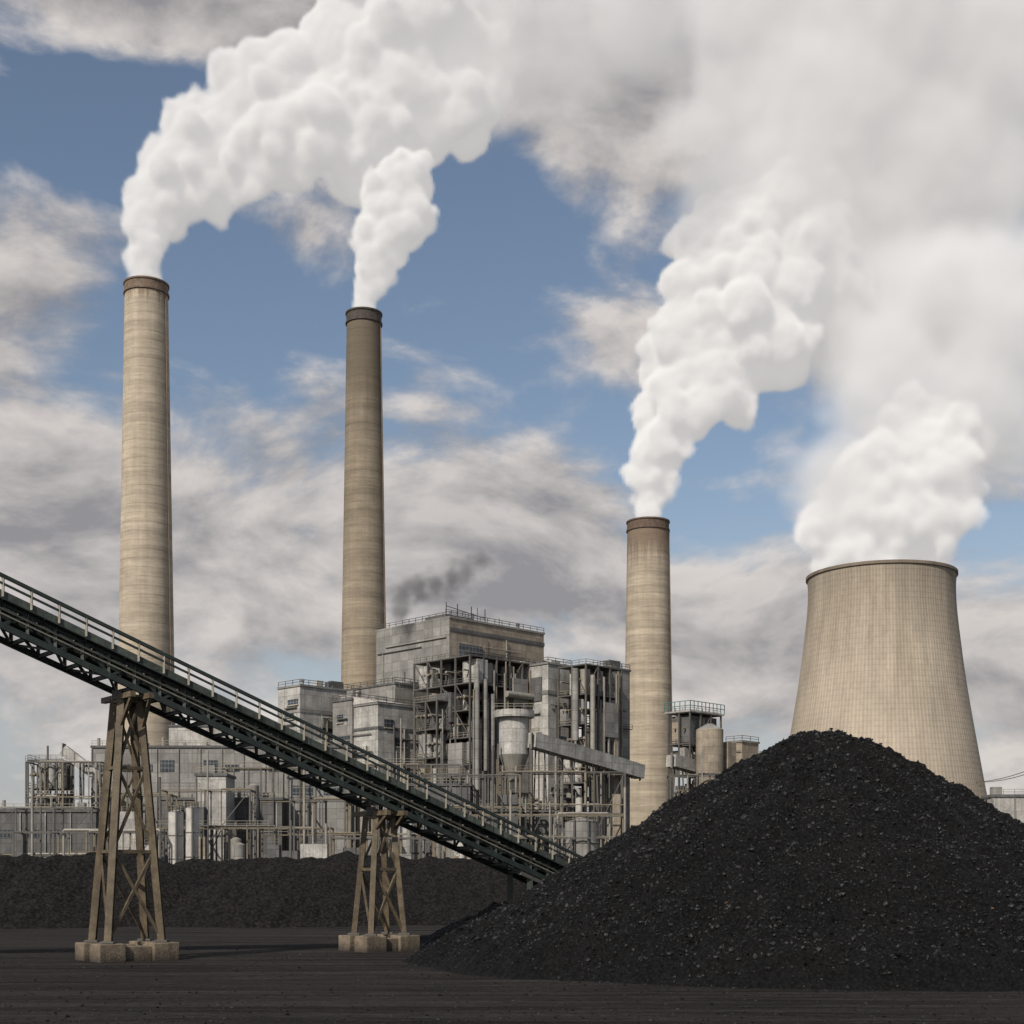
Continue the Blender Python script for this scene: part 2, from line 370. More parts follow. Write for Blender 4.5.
b.cyl((-1,2.5,sz(740,340)),(-1,2.5,sz(668,340)),.8,'clad',14); b.box(6,11,-.7,3,sz(735,340),sz(700,340),'clad'); b.obj()
t=house('filter_building',606,352,668,16,26,'clad',windows=3,roofstuff=3); done(t)
b=MB('transfer_hopper'); Y=322
X=sx(514,Y); r=15*Y/F
b.cyl((X,Y,sz(755,Y)),(X,Y,sz(718,Y)),r,'cladL',24); b.cyl((X,Y,sz(718,Y)),(X,Y,sz(711,Y)),r*1.35,'cladL',24); b.cyl((X,Y,sz(782,Y)),(X,Y,sz(755,Y)),r*.35,'pipe',20,r2=r)
for dx in (-3.6,3.6):
    for dy in (-3,3): b.beam((X+dx,Y+dy,0),(X+dx,Y+dy,sz(745,Y)),.4,'steel')
b.rail([(X-r*1.3,Y-r*1.2,sz(711,Y)),(X+r*1.3,Y-r*1.2,sz(711,Y))],'rail',1.2,.1)
b.obj()
def gallery(b,p,q,w,h,k):
    b.beam(p,q,w,k,h=h); p=Vector(p);q=Vector(q)
    n=int((q-p).length/3)
    for i in range(n+1):
        c=p.lerp(q,i/n); b.box(c.x-.12,c.x+.12,c.y-w/2-.12,c.y+w/2+.12,c.z-h/2-.4,c.z+h/2+.3,'clad')
    for i in range(1,n,3):
        c=p.lerp(q,i/n)
        for dx in(-1,1): b.beam((c.x+dx,c.y,c.z-h/2),(c.x+dx*2.2,c.y,0),.35,'steel')
b=MB('enclosed_conveyor_gallery')
gallery(b,(sx(531,320),320,sz(740,320)),(sx(640,350),350,sz(772,350)),3,3.4,'cladL')
gallery(b,(sx(672,350),352,sz(760,350)),(sx(735,372),372,sz(778,372)),3,3,'cladL')
b.obj()
b=Bl('process_building').at(690,362)
zT=sz(712,362)
frame(b,0,13,0,7,0,zT,3,2,6,21,1.6)
b.box(1,12.5,1,6.5,sz(745,362),zT-.6,'cladD'); b.box(-.4,14,-.4,8,zT+.1,zT+.5,'cladL')
b.rail([(14,-.4,zT+.5),(-.4,-.4,zT+.5),(-.4,8,zT+.5)],'teal',2.4,.16,1.5)
b.obj()
b=Bl('vent_silo').at(712,350)
b.cyl((3,3,0),(3,3,sz(728,350)),3.4,'cladT',20); b.cyl((3,3,sz(728,350)),(3,3,sz(722,350)),3.4,'clad',20,r2=.8)
b.box(6.6,10,0,5,0,sz(740,350),'cladT'); b.obj()
t=house('pump_house',742,366,742,14,20,'cladT',windows=1); done(t)
def hall(name,u0,u1,top,Y,D,k,win=True):
    b=MB(name); x0,x1=sx(u0,Y),sx(u1,Y); z=sz(top,Y); rnd=random.Random(int(u0+top))
    b.box(x0,x1,Y,Y+D,0,z,k); b.box(x0-.3,x1+.3,Y-.3,Y+D+.3,z,z+.6,'cladD')
    n=int((x1-x0)/5)
    for i in range(n):
        xa=x0+(x1-x0)*(i+.15)/n; xb=x0+(x1-x0)*(i+.8)/n
        if win and rnd.random()<.5: b.box(xa,xb,Y-.12,Y+.3,z-5.8,z-rnd.choice([4,4,3]),'glass')
        b.box(x0+(x1-x0)*i/n-.15,x0+(x1-x0)*i/n+.15,Y-.3,Y,0,z-.2,'clad')
        if rnd.random()<.5: h=rnd.uniform(1,3); b.cyl((xa,Y+3,z),(xa,Y+3,z+h),.4,'pipe',10)
        if rnd.random()<.4: b.box(xa,xa+rnd.uniform(1.5,3),Y+2,Y+4,z+.6,z+rnd.uniform(1.4,2.6),'clad')
    b.rail([(x0,Y,z+.6),(x1,Y,z+.6)],'rail',1.2,.1,2.5)
    return b,x0,x1,z
b,x0,x1,z=hall('turbine_hall',92,352,748,348,28,'clad'); b.box(sx(165,348),sx(238,348),352,365,z+.6,sz(725,348),'cladL'); b.box(sx(165,348)-.3,sx(238,348)+.3,351.7,365.3,sz(725,348),sz(723,348),'cladD')
b.box(sx(262,348),sx(310,348),354,362,z+.6,sz(738,348),'cladL'); b.obj()
b,x0,x1,z=hall('maintenance_shed',288,350,770,330,12,'clad'); b.obj()
b,x0,x1,z=hall('workshop_building',196,226,776,312,10,'cladL'); b.obj()
b,x0,x1,z=hall('electrical_room',400,470,786,318,12,'cladD'); b.obj()
b,x0,x1,z=hall('compressor_house',160,282,800,322,12,'cladD'); b.obj()
b,x0,x1,z=hall('store_building',-80,96,812,318,12,'cladD'); b.obj()
b,x0,x1,z=hall('water_treatment_building',380,560,812,322,12,'cladD'); b.obj()
b,x0,x1,z=hall('storage_shed',992,1060,797,330,20,'cladL'); b.obj()

def rack(name,u0,u1,top,Y,seed,levels=3,D=6,eq=1.0):
    b=MB(name); rnd=random.Random(seed); x0,x1=sx(u0,Y),sx(u1,Y); zt=sz(top,Y); n=max(2,int((x1-x0)/6.5))
    for i in range(n+1):
        x=x0+(x1-x0)*i/n
        for y in (Y,Y+D): b.beam((x,y,0),(x,y,zt),.3,rnd.choice(['steel','steelY','steel']))
        for l in range(levels):
            z=zt*(l+1)/levels; b.beam((x,Y,z),(x,Y+D,z),.3,'steel')
        if i<n and rnd.random()<.5: b.beam((x,Y,0 if rnd.random()<.5 else zt/2),(x+(x1-x0)/n,Y,zt*rnd.choice([.5,1])),.18,'steel')
    for l in range(levels):
        z=zt*(l+1)/levels
        b.beam((x0,Y,z),(x1,Y,z),.24,rnd.choice(['steelY','steel'])); b.beam((x0,Y+D,z),(x1,Y+D,z),.24,'steel')
        for j in range(rnd.randint(3,5)):
            y=rnd.uniform(Y+.4,Y+D-.4); r=rnd.uniform(.07,.28)
            a=rnd.uniform(x0,x0+(x1-x0)*.7); c=min(x1,a+rnd.uniform(.2,.7)*(x1-x0))
            k=rnd.choice(['pipe','pipeY','steel','steelY','steel']); b.cyl((a,y,z+r+.15),(c,y,z+r+.15),r,k,8)
            for e in (a,c):
                b.cyl((e,y,0 if rnd.random()<.5 else z-zt/levels),(e,y,z+r+.15),r,k,8)
        if rnd.random()<.7: b.rail([(x0,Y-.3,z+.2),(x0+(x1-x0)*rnd.uniform(.4,1),Y-.3,z+.2)],rnd.choice(['steelY','rail','steel']),1.2,.08,2)
    for j in range(int(n*3.0*eq)):
        x=rnd.uniform(x0,x1); c=rnd.random(); y=Y+rnd.uniform(-4,D)
        if c<.2:
            r=rnd.uniform(.5,1.3); h=rnd.uniform(3,zt*.9); b.cyl((x,y,0),(x,y,h),r,rnd.choice(['white','pipe','clad']),16); b.cyl((x,y,h),(x,y,h+r*.4),r,'pipe',16,r2=.2)
        elif c<.62:
            w=rnd.uniform(.8,3.2); h=rnd.uniform(2.5,zt*.85); b.box(x-w,x+w,y-1.5,y+1.5,0,h,rnd.choice(['cladL','clad','cladD','cladT','cladD','clad']))
            if rnd.random()<.5: b.rail([(x-w,y-1.5,h),(x+w,y-1.5,h)],'steelY',1.1,.08,1.5)
        elif c<.82: b.cyl((x,y,0),(x,y,zt*rnd.uniform(1,1.35)),rnd.uniform(.1,.3),rnd.choice(['pipe','steel']),10)
        else: b.cyl((x-2.5,y,3.5),(x+2.5,y,3.5),1.1,'cladL',14); b.box(x-2,x+2,y-.5,y+.5,0,2.4,'conc')
    b.obj()
for a in ((-60,92,808,300,1,2,6,.8),(26,100,762,330,2,4,8,1.2),(160,250,790,296,4,3,6,1.2),(222,300,768,322,5,4,6,1.2),(290,420,800,300,6,3,6,1.3),
          (415,520,775,306,8,4,6,1.5),(500,625,772,314,9,4,7,1.4),(440,625,815,288,10,2,6,1.5),(150,330,828,280,12,2,5,1.5),(670,780,775,344,14,3,6,1.3),
          (-60,160,832,270,15,2,5,1.2),(330,640,838,272,16,1,5,1.6),(100,170,795,305,18,3,6,1.4),(345,460,765,326,19,4,6,1.5)):
    rack('pipe_rack',*a)
b=MB('ash_handling_building'); Y=338
frame(b,sx(28,Y),sx(62,Y),Y,Y+8,0,sz(760,Y),2,2,5,77,2.2)
gallery(b,(sx(64,Y),Y,sz(750,Y)),(sx(100,Y),Y,sz(778,Y)),2.4,2.4,'cladL')
b.obj()
def tank(u,Y,w,top,k='white'):
    b=MB('storage_tank'); s=Y/F; X=sx(u,Y); r=w*s/2; z=sz(top,Y)
    b.cyl((X,Y,0),(X,Y,z),r,k,32); b.cyl((X,Y,z),(X,Y,z+r*.25),r+.1,k,32,r2=.3)
    for i in range(1,4): b.lathe(X,Y,[(r+.01,z*i/4-.1),(r+.1,z*i/4-.1),(r+.1,z*i/4+.1),(r+.01,z*i/4+.1)],'clad',32)
    n=14
    pts=[(X+(r+.05)*math.cos(2*math.pi*i/n),Y+(r+.05)*math.sin(2*math.pi*i/n),z) for i in range(n+1)]
    b.rail(pts,'steelY',1.1,.09,3)
    b.beam((X+r*.3,Y-r-.25,0),(X+r*.3,Y-r-.25,z+1),.25,'steel'); b.obj()
tank(176,274,15,812); tank(192,275,13,808,'white'); tank(582,276,34,822,'clad'); tank(462,270,20,830,'cladL')
b=MB('power_line')
pts=[(sx(980,300),300,sz(783,300)),(sx(1040,280),280,sz(768,280)),(sx(1110,260),260,sz(765,260))]
for p in pts: b.cyl((p[0],p[1],0),(p[0],p[1],p[2]+.6),.2,'steelY',8); b.beam((p[0]-1,p[1],p[2]),(p[0]+1,p[1],p[2]),.16,'steelY')
for off in (-.9,.9):
    for p,q in zip(pts[:-1],pts[1:]):
        pr=None
        for i in range(11):
            t=i/10; c=Vector(p).lerp(Vector(q),t)+Vector((off,0,.2-1.2*4*t*(1-t)*.5))
            if pr is not None: b.beam(pr,c,.12,'steel')
            pr=c
b.obj()

# ---------------------------------------------------------------- conveyor
D=Vector((1,.79,-.456)); P0=Vector((-9,101,11.2)); SIDE=Vector((-.62,.785,0))
def cp(x,off=0,up=0): return P0+D*(x-P0.x)+SIDE*off+Vector((0,0,up))
conv=bpy.data.objects.new('coal_conveyor',None); scn.collection.objects.link(conv)
XA,XB=-58,5.2
BC=-1.25
b=MB('truss')
W=1.45
for sgn in (-1,1):
    o=sgn*W
    b.beam(cp(XA,o,.15),cp(XB,o,.15),.22,'green',h=.38)
    b.beam(cp(XA,o,BC),cp(XB,o,BC),.25,'green',h=.36)
    x=XA; i=0
    while x<XB-.1:
        b.beam(cp(x,o,.15),cp(x,o,BC),.19,'green')
        x2=min(x+1.3,XB)
        if i%2==0: b.beam(cp(x,o,.1),cp(x2,o,BC),.16,'green')
        else: b.beam(cp(x,o,BC),cp(x2,o,.1),.16,'green')
        x=x2;i+=1
x=XA;i=0
while x<XB:
    b.beam(cp(x,-W,BC),cp(x,W,BC),.22,'green'); b.beam(cp(x,-W,.0),cp(x,W,.0),.18,'green')
    if x+1.3<XB: b.beam(cp(x,-W if i%2 else W,BC),cp(x+1.3,W if i%2 else -W,BC),.14,'green')
    x+=1.3;i+=1
b.obj(conv)
b=MB('belt_and_idlers')
b.beam(cp(XA,.0,.62),cp(XB,.0,.62),1.5,'belt',h=.06)
b.beam(cp(XA,.0,-.6),cp(XB,.0,-.6),1.5,'belt',h=.05)
x=XA
while x<XB:
    b.cyl(cp(x,-.7,.52),cp(x,.7,.52),.09,'rail',8); b.cyl(cp(x,-.75,-.71),cp(x,.75,-.71),.09,'rail',8)
    for sgn in(-1,1): b.beam(cp(x,sgn*.75,.2),cp(x,sgn*.95,.85),.1,'rail')
    x+=.9
for sgn in (-1,1): b.beam(cp(XA,sgn*.8,.38),cp(XB,sgn*.8,.38),.12,'greenL',h=.2)
b.beam(cp(XA,0,.74),cp(XB,0,.74),.9,'coal',h=.2)
b.obj(conv)
b=MB('side_sheeting')
b.beam(cp(XA,-W-.55,.44),cp(XB,-W-.55,.44),.06,'greenL',h=.42)
b.beam(cp(XA,-W-.3,.2),cp(XB,-W-.3,.2),.62,'green',h=.06)
b.beam(cp(XA,W+.3,.2),cp(XB,W+.3,.2),.62,'green',h=.06)
b.beam(cp(XA,W+.55,.75),cp(XB,W+.55,.75),.06,'green',h=1.0)
x=XA
while x<XB:
    for sgn in (-1,1): b.beam(cp(x,sgn*W,-.1),cp(x,sgn*(W+.58),.18),.1,'green')
    x+=1.95
b.obj(conv)
b=MB('handrails')
for sgn in (-1,1):
    o=sgn*(W+.6)
    b.beam(cp(XA,o,1.5),cp(XB,o,1.5),.2,'green'); b.beam(cp(XA,o,1.05),cp(XB,o,1.05),.12,'green')
    x=XA
    while x<XB:
        b.beam(cp(x,o,.3),cp(x,o,1.5),.13,'rail' if sgn<0 else 'green'); x+=1.3
b.obj(conv)
b=MB('cable_tray')
b.cyl(cp(XA,-W-.16,-.3),cp(XB,-W-.16,-.3),.07,'rail',6); b.cyl(cp(XA,-W-.16,-.6),cp(XB,-W-.16,-.6),.05,'rail',6)
b.obj(conv)
b=MB('tail_pulley_housing')
b.beam(cp(XB-1.6,0,-.1),cp(XB+.6,0,-.1),2.4,'green',h=1.3); b.cyl(cp(XB+.5,-1.3,.2),cp(XB+.5,1.3,.2),.55,'steel',20)
for sgn in (-1,1):
    for xx in (0.6,2.2): b.beam(cp(xx,sgn*1.2,-1.4),cp(xx,sgn*1.2,-4.2),.45,'green')
b.beam(cp(.6,-1.2,-2.4),cp(2.2,-1.2,-2.4),.3,'green'); b.beam(cp(-.2,-1.3,-1.6),cp(3.0,-1.3,-1.6),.4,'steel')
b.obj(conv)
uD=Vector((.785,.62,0)).normalized()
def trestle(xc,lb,wb,lt,wt,npan,leg):
    b=MB('trestle'); c=cp(xc); base=Vector((c.x,c.y,0)); zt=c.z-1.85; fz=1.15
    def P(i,j,t):
        l=lb+(lt-lb)*t; w=wb+(wt-wb)*t
        return base+uD*(i*l/2)+SIDE*(j*w/2)+Vector((0,0,fz+(zt-fz)*t))
    for i in(-1,1):
        for j in(-1,1):
            b.ibeam(P(i,j,0),P(i,j,1),leg,'leg'); q=P(i,j,0); b.box(q.x-.4,q.x+.4,q.y-.4,q.y+.4,q.z-.02,q.z+.1,'steel')
    ts=[0.0]+[ (k+1)/npan for k in range(npan)]
    ts=[1-(1-t)**1.15 for t in ts]
    faces=[((-1,-1),(1,-1)),((-1,1),(1,1)),((-1,-1),(-1,1)),((1,-1),(1,1))]
    for k in range(npan):
        a,c2=ts[k],ts[k+1]
        for fi,(u,v) in enumerate(faces):
            if fi==0:
                b.beam(P(*u,a+.01),P(*v,c2),.17,'leg'); b.beam(P(*v,a+.01),P(*u,c2),.17,'leg')
            elif fi==1: b.beam(P(*(u if k%2 else v),a+.01),P(*(v if k%2 else u),c2),.13,'leg')
            elif k%2==0: b.beam(P(*u,a+.01),P(*v,c2),.12,'leg')
            if k>0 : b.beam(P(*u,a),P(*v,a),.2,'leg')
    for u,v in faces: b.beam(P(*u,1),P(*v,1),.36,'leg')
    for i in(-1,1):
        e=base+uD*(i*lt/2)+Vector((0,0,zt+.15)); b.beam(e-SIDE*2.3,e+SIDE*2.3,.34,'leg')
        b.beam(e-SIDE*2.1+Vector((0,0,-.1)),P(i,-1,.88),.2,'leg')
        b.box(e.x-.3,e.x+.3,e.y-.3,e.y+.3,zt,zt+.35+(-i)*.46*lt/2*.78,'steel')
    b.obj(conv,'trestle')
    f=MB('footing')
    f.xf=Matrix.Translation(base)@Matrix.Rotation(math.atan2(uD.y,uD.x),4,'Z')
    for i in(-1,1):
        for j in (-1,1):
            x,y=i*lb/2,j*wb/2
            f.box(x-.85,x+.85,y-.75,y+.75,-.3,1.1,'foot')
    for j in (-1,1): f.box(-lb/2+.85,lb/2-.85,j*wb/2-.5,j*wb/2+.5,-.3,.92,'foot')
    for i in (-1,1): f.box(i*lb/2-.5,i*lb/2+.5,-wb/2+.75,wb/2-.75,-.3,.95,'foot')
    ob=f.obj(conv,'footing'); m=ob.modifiers.new('b','BEVEL'); m.width=.06; m.segments=2
trestle(-24.1,3.5,2.5,1.2,1.1,3,.44)
trestle(-9.4,2.8,2.2,1.4,1.3,2,.38)

# ---------------------------------------------------------------- terrain & coal (vectorised gradient noise)
PERM=np.random.RandomState(3).permutation(256); PERM=np.concatenate([PERM,PERM])
GA=np.random.RandomState(4).rand(256)*2*np.pi; GX,GY=np.cos(GA),np.sin(GA)
def pn(x,y):
    xi=np.floor(x).astype(int); yi=np.floor(y).astype(int); xf=x-xi; yf=y-yi; xi&=255; yi&=255
    u=xf*xf*xf*(xf*(xf*6-15)+10); v=yf*yf*yf*(yf*(yf*6-15)+10)
    def g(ix,iy,dx,dy):
        h=PERM[PERM[ix&255]+(iy&255)]; return GX[h]*dx+GY[h]*dy
    a=g(xi,yi,xf,yf);b_=g(xi+1,yi,xf-1,yf);c=g(xi,yi+1,xf,yf-1);d=g(xi+1,yi+1,xf-1,yf-1)
    return ((a+(b_-a)*u)+((c+(d-c)*u)-(a+(b_-a)*u))*v)*1.4
def fb(x,y,o=4,g=.55):
    s=0;a=1
    for i in range(o): s=s+a*pn(x*2**i+17*i,y*2**i+31*i); a*=g
    return s
def cone(x,y,cx,cy,h,sl,rd=1.5):
    return h+rd*sl*.6-sl*np.sqrt((x-cx)**2+(y-cy)**2+rd*rd)
PX,PY=19.7,90
def pile(x,y):
    ang=np.arctan2(y-PY,x-PX); d=np.hypot(x-PX,y-PY)
    w=1+.05*pn(np.cos(ang)*2+5,np.sin(ang)*2+9)
    hb=15.45-.605*w*np.sqrt(d*d+2.0)
    hb=np.maximum(hb,np.maximum(cone(x,y,37,95,9.6,.56,3),cone(x,y,10.5,110,6.6,.43,2.5)))
    hb=hb+np.maximum(0,d-20)*.07
    n=fb(x*.22,y*.22,4)*.38+fb(x*.9,y*.9,4)*.2+fb(x*3.4,y*3.4,3,.75)*.12
    rill=pn(ang*11,d*.07)*.38*np.minimum(1,d/6)
    return hb+(n+rill)*np.clip((hb+1)/2,.15,1)
def field(name,x0,x1,y0,y1,nx,ny,fn,key,extra=None):
    xs=np.linspace(x0,x1,nx); yy=np.linspace(y0,y1,ny); Xg,Yg=np.meshgrid(xs,yy); Z=fn(Xg,Yg)
    vs=np.stack([Xg,Yg,Z],-1).reshape(-1,3).tolist(); Z=Z.ravel()
    I=(np.arange(ny-1)[:,None]*nx+np.arange(nx-1)[None]).ravel()
    mx=np.maximum(np.maximum(Z[I],Z[I+1]),np.maximum(Z[I+nx],Z[I+nx+1])); I=I[mx>-.25]
    fs=np.stack([I,I+1,I+nx+1,I+nx],-1).tolist()
    b=MB(name); b.v=[tuple(v) for v in vs]; b.f=[tuple(f) for f in fs]; b.mid(key); b.mi=[0]*len(fs); b.sm=[True]*len(fs)
    if extra: extra(b)
    return b.obj()
bmx=bmesh.new(); bmesh.ops.create_icosphere(bmx,subdivisions=1,radius=1); iv=np.array([v.co[:] for v in bmx.verts]); iff=[tuple(v.index for v in f.verts) for f in bmx.faces]; bmx.free()
def lumps(b,xs,ys_,zs,rs,ks,rs0):
    off=len(b.v)
    for x,y,z,r,k in zip(xs,ys_,zs,rs,ks):
        a=rs0.rand()*6.28; c,s=math.cos(a),math.sin(a); sc=rs0.uniform(.5,1.2,3); v=iv*sc*rs0.uniform(.75,1.2,(len(iv),1))*r
        vx=v[:,0]*c-v[:,1]*s; vy=v[:,0]*s+v[:,1]*c
        b.v+=list(zip((vx+x).tolist(),(vy+y).tolist(),(v[:,2]*.8+z).tolist()))
        i=b.mid(k); b.f+=[(f[0]+off,f[1]+off,f[2]+off) for f in iff]; b.mi+=[i]*20; b.sm+=[False]*20; off+=len(iv)
def pile_lumps(b):
    rs0=np.random.RandomState(5); n=24000
    a=rs0.uniform(math.pi*.92,math.pi*2.1,n); d=24*np.sqrt(rs0.rand(n))*rs0.uniform(.9,1.10,n)
    x=PX+d*np.cos(a); y=PY+d*np.sin(a); z=np.maximum(pile(x,y),0)
    r=np.minimum(.22,.035+rs0.exponential(.032,n)); ks=['ember' if q<.0004 else ('coalshiny' if q<.75 else 'coal') for q in rs0.rand(n)]
    lumps(b,x,y,z+r*.1,r,ks,rs0)
field('coal_pile',-14,62,60,132,600,480,pile,'coal',pile_lumps)
def mounds(x,y):
    def ridge(xa,xb,yy,hh,sl): return cone(x,y,np.clip(x,xa,xb),yy,hh,sl,3)
    h=np.full_like(x,-1.0)
    for q in (ridge(-110,-46,172,8.6,.45),cone(x,y,-27,168,7.4,.42,3),ridge(-40,6,190,8.6,.45),cone(x,y,-12,172,5.5,.40,3),cone(x,y,-52,160,5.2,.42,3)): h=np.maximum(h,q)
    return h+(fb(x*.12,y*.12,4)*.5+fb(x*.7,y*.7,4)*.25+pn(x*.5,y*.06)*.3)*(h>-1)
field('coal_stockpile',-115,40,140,212,440,220,mounds,'coalfar')

def groundmat():
    m,nt=newmat('coal_yard_ground')
    tc=N(nt,'ShaderNodeTexCoord').outputs['Object']
    n1=noise_(nt,tc,.06,5,.6); n2=noise_(nt,tc,2.2,8,.8); tr=noise_(nt,tc,1.0,5,.65,scl=(.035,.55,1),dist=.6); tr2=noise_(nt,tc,1.0,6,.7,scl=(.22,1.8,1),dist=1.4)
    v=math_(nt,'MULTIPLY',maprange(nt,n2,.3,.7,.4,1.8),maprange(nt,tr,.35,.68,.5,1.7))
    v=math_(nt,'MULTIPLY',v,maprange(nt,tr2,.3,.7,.5,1.6))
    sc=N(nt,'ShaderNodeVectorMath',operation='SCALE'); sc.inputs[0].default_value=(.026,.0238,.0222); nt.links.new(v,sc.inputs['Scale'])
    sep=N(nt,'ShaderNodeSeparateXYZ'); nt.links.new(tc,sep.inputs[0])
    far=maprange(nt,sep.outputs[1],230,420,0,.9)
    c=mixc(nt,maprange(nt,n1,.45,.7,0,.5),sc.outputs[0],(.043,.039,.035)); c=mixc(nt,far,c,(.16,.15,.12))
    p=N(nt,'ShaderNodeBsdfPrincipled'); nt.links.new(c,p.inputs['Base Color']); p.inputs['Roughness'].default_value=.95; p.inputs['Specular IOR Level'].default_value=.08
    b=N(nt,'ShaderNodeBump'); b.inputs['Strength'].default_value=1; b.inputs['Distance'].default_value=.26
    nt.links.new(math_(nt,'ADD',math_(nt,'ADD',n2,tr2),math_(nt,'MULTIPLY',tr,2)),b.inputs['Height']); nt.links.new(b.outputs[0],p.inputs['Normal'])
    o=N(nt,'ShaderNodeOutputMaterial'); nt.links.new(p.outputs[0],o.inputs[0]); return m
M['ground']=groundmat()
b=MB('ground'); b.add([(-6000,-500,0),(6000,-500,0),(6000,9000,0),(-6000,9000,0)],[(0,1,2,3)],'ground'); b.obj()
b=MB('ground_gravel'); b.mid('coal'); rs0=np.random.RandomState(9); n=7000
y=46+60*rs0.rand(n)**1.6; x=rs0.uniform(-.4,.4,n)*y; r=np.minimum(.09,.015+rs0.exponential(.017,n)); lumps(b,x,y,r*.2,r,['coal' if q<.5 else 'coalshiny' for q in rs0.rand(n)],rs0)
b.obj()

# ---------------------------------------------------------------- steam: volumes, white ones with added glow
def volmat(name,col,em,dens=1.0,g=0.0,step=1.0):
    m,nt=newmat(name); pv=N(nt,'ShaderNodeVolumePrincipled'); pv.inputs['Color'].default_value=(*col,1)
    pv.inputs['Density'].default_value=dens; pv.inputs['Density Attribute'].default_value='density'; pv.inputs['Anisotropy'].default_value=g
    at=N(nt,'ShaderNodeAttribute'); at.attribute_name='density'
    nt.links.new(math_(nt,'MULTIPLY',at.outputs['Fac'],dens*em),pv.inputs['Emission Strength'])  # added emission brightens the steam in place of multiple scattering
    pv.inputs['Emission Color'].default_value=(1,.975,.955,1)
    try: m.cycles.volume_step_rate=step; m.cycles.volume_sampling='DISTANCE'
    except Exception as e: print('cyc',e)
    o=N(nt,'ShaderNodeOutputMaterial'); nt.links.new(pv.outputs[0],o.inputs['Volume']); return m
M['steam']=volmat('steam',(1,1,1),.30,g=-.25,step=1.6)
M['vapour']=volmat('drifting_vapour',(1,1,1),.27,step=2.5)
M['smoke']=volmat('grey_smoke',(.40,.40,.42),.0,step=1.5)
def billow(name,puffs,Y,key,vox,band,dens,seed,child=12,texs=((6,3.2,3),(2.2,1.2,2)),dep=.3,parent=None):
    rnd=random.Random(seed); s=Y/F; bm=bmesh.new()
    for (u,v,r) in puffs:
        X=(u-512)*s; Z=CH+(HZ-v)*s; Rm=r*s; yy=Y+rnd.uniform(-dep,dep)*Rm
        bmesh.ops.create_icosphere(bm,subdivisions=3,radius=Rm*.84,matrix=Matrix.Translation((X,yy,Z)))
        for i in range(child):
            d=Vector((rnd.gauss(0,1),rnd.gauss(0,1)-.6,rnd.gauss(0,1))).normalized(); rr=Rm*rnd.uniform(.24,.5)
            c=Vector((X,yy,Z))+d*(Rm*1.05-rr*.6)
            bmesh.ops.create_icosphere(bm,subdivisions=2,radius=rr,matrix=Matrix.Translation(c))
            for k in range(2):
                d2=(d+Vector((rnd.gauss(0,.7),rnd.gauss(0,.7),rnd.gauss(0,.7)))).normalized(); r3=rr*rnd.uniform(.35,.55)
                bmesh.ops.create_icosphere(bm,subdivisions=1,radius=r3,matrix=Matrix.Translation(c+d2*rr*.85))
    me=bpy.data.meshes.new(name); bm.to_mesh(me); bm.free(); me.materials.append(M[key])
    ob=bpy.data.objects.new(name,me); scn.collection.objects.link(ob)
    m=ob.modifiers.new('join','REMESH'); m.mode='VOXEL'; m.voxel_size=vox*.9
    m=ob.modifiers.new('soften','SMOOTH'); m.factor=.5; m.iterations=1
    for i,(sc,st,dd) in enumerate(texs):
        t=bpy.data.textures.new(name+str(i),'CLOUDS'); t.noise_scale=sc; t.noise_depth=dd
        m=ob.modifiers.new('d%d'%i,'DISPLACE'); m.texture=t; m.strength=st; m.mid_level=.5; m.texture_coords='GLOBAL'
    g=bpy.data.node_groups.new(name+'_to_volume','GeometryNodeTree')
    g.interface.new_socket('Geometry',in_out='INPUT',socket_type='NodeSocketGeometry')
    g.interface.new_socket('Geometry',in_out='OUTPUT',socket_type='NodeSocketGeometry'); g.is_modifier=True
    gi=N(g,'NodeGroupInput'); mv=N(g,'GeometryNodeMeshToVolume'); mv.resolution_mode='VOXEL_SIZE'
    mv.inputs['Voxel Size'].default_value=vox; mv.inputs['Density'].default_value=dens; mv.inputs['Interior Band Width'].default_value=band
    g.links.new(gi.outputs[0],mv.inputs['Mesh'])
    sm=N(g,'GeometryNodeSetMaterial'); sm.inputs['Material'].default_value=M[key]; g.links.new(mv.outputs[0],sm.inputs[0])
    out=N(g,'NodeGroupOutput'); g.links.new(sm.outputs[0],out.inputs[0])
    md=ob.modifiers.new('volume','NODES'); md.node_group=g
    if parent: ob.parent=parent
    return ob
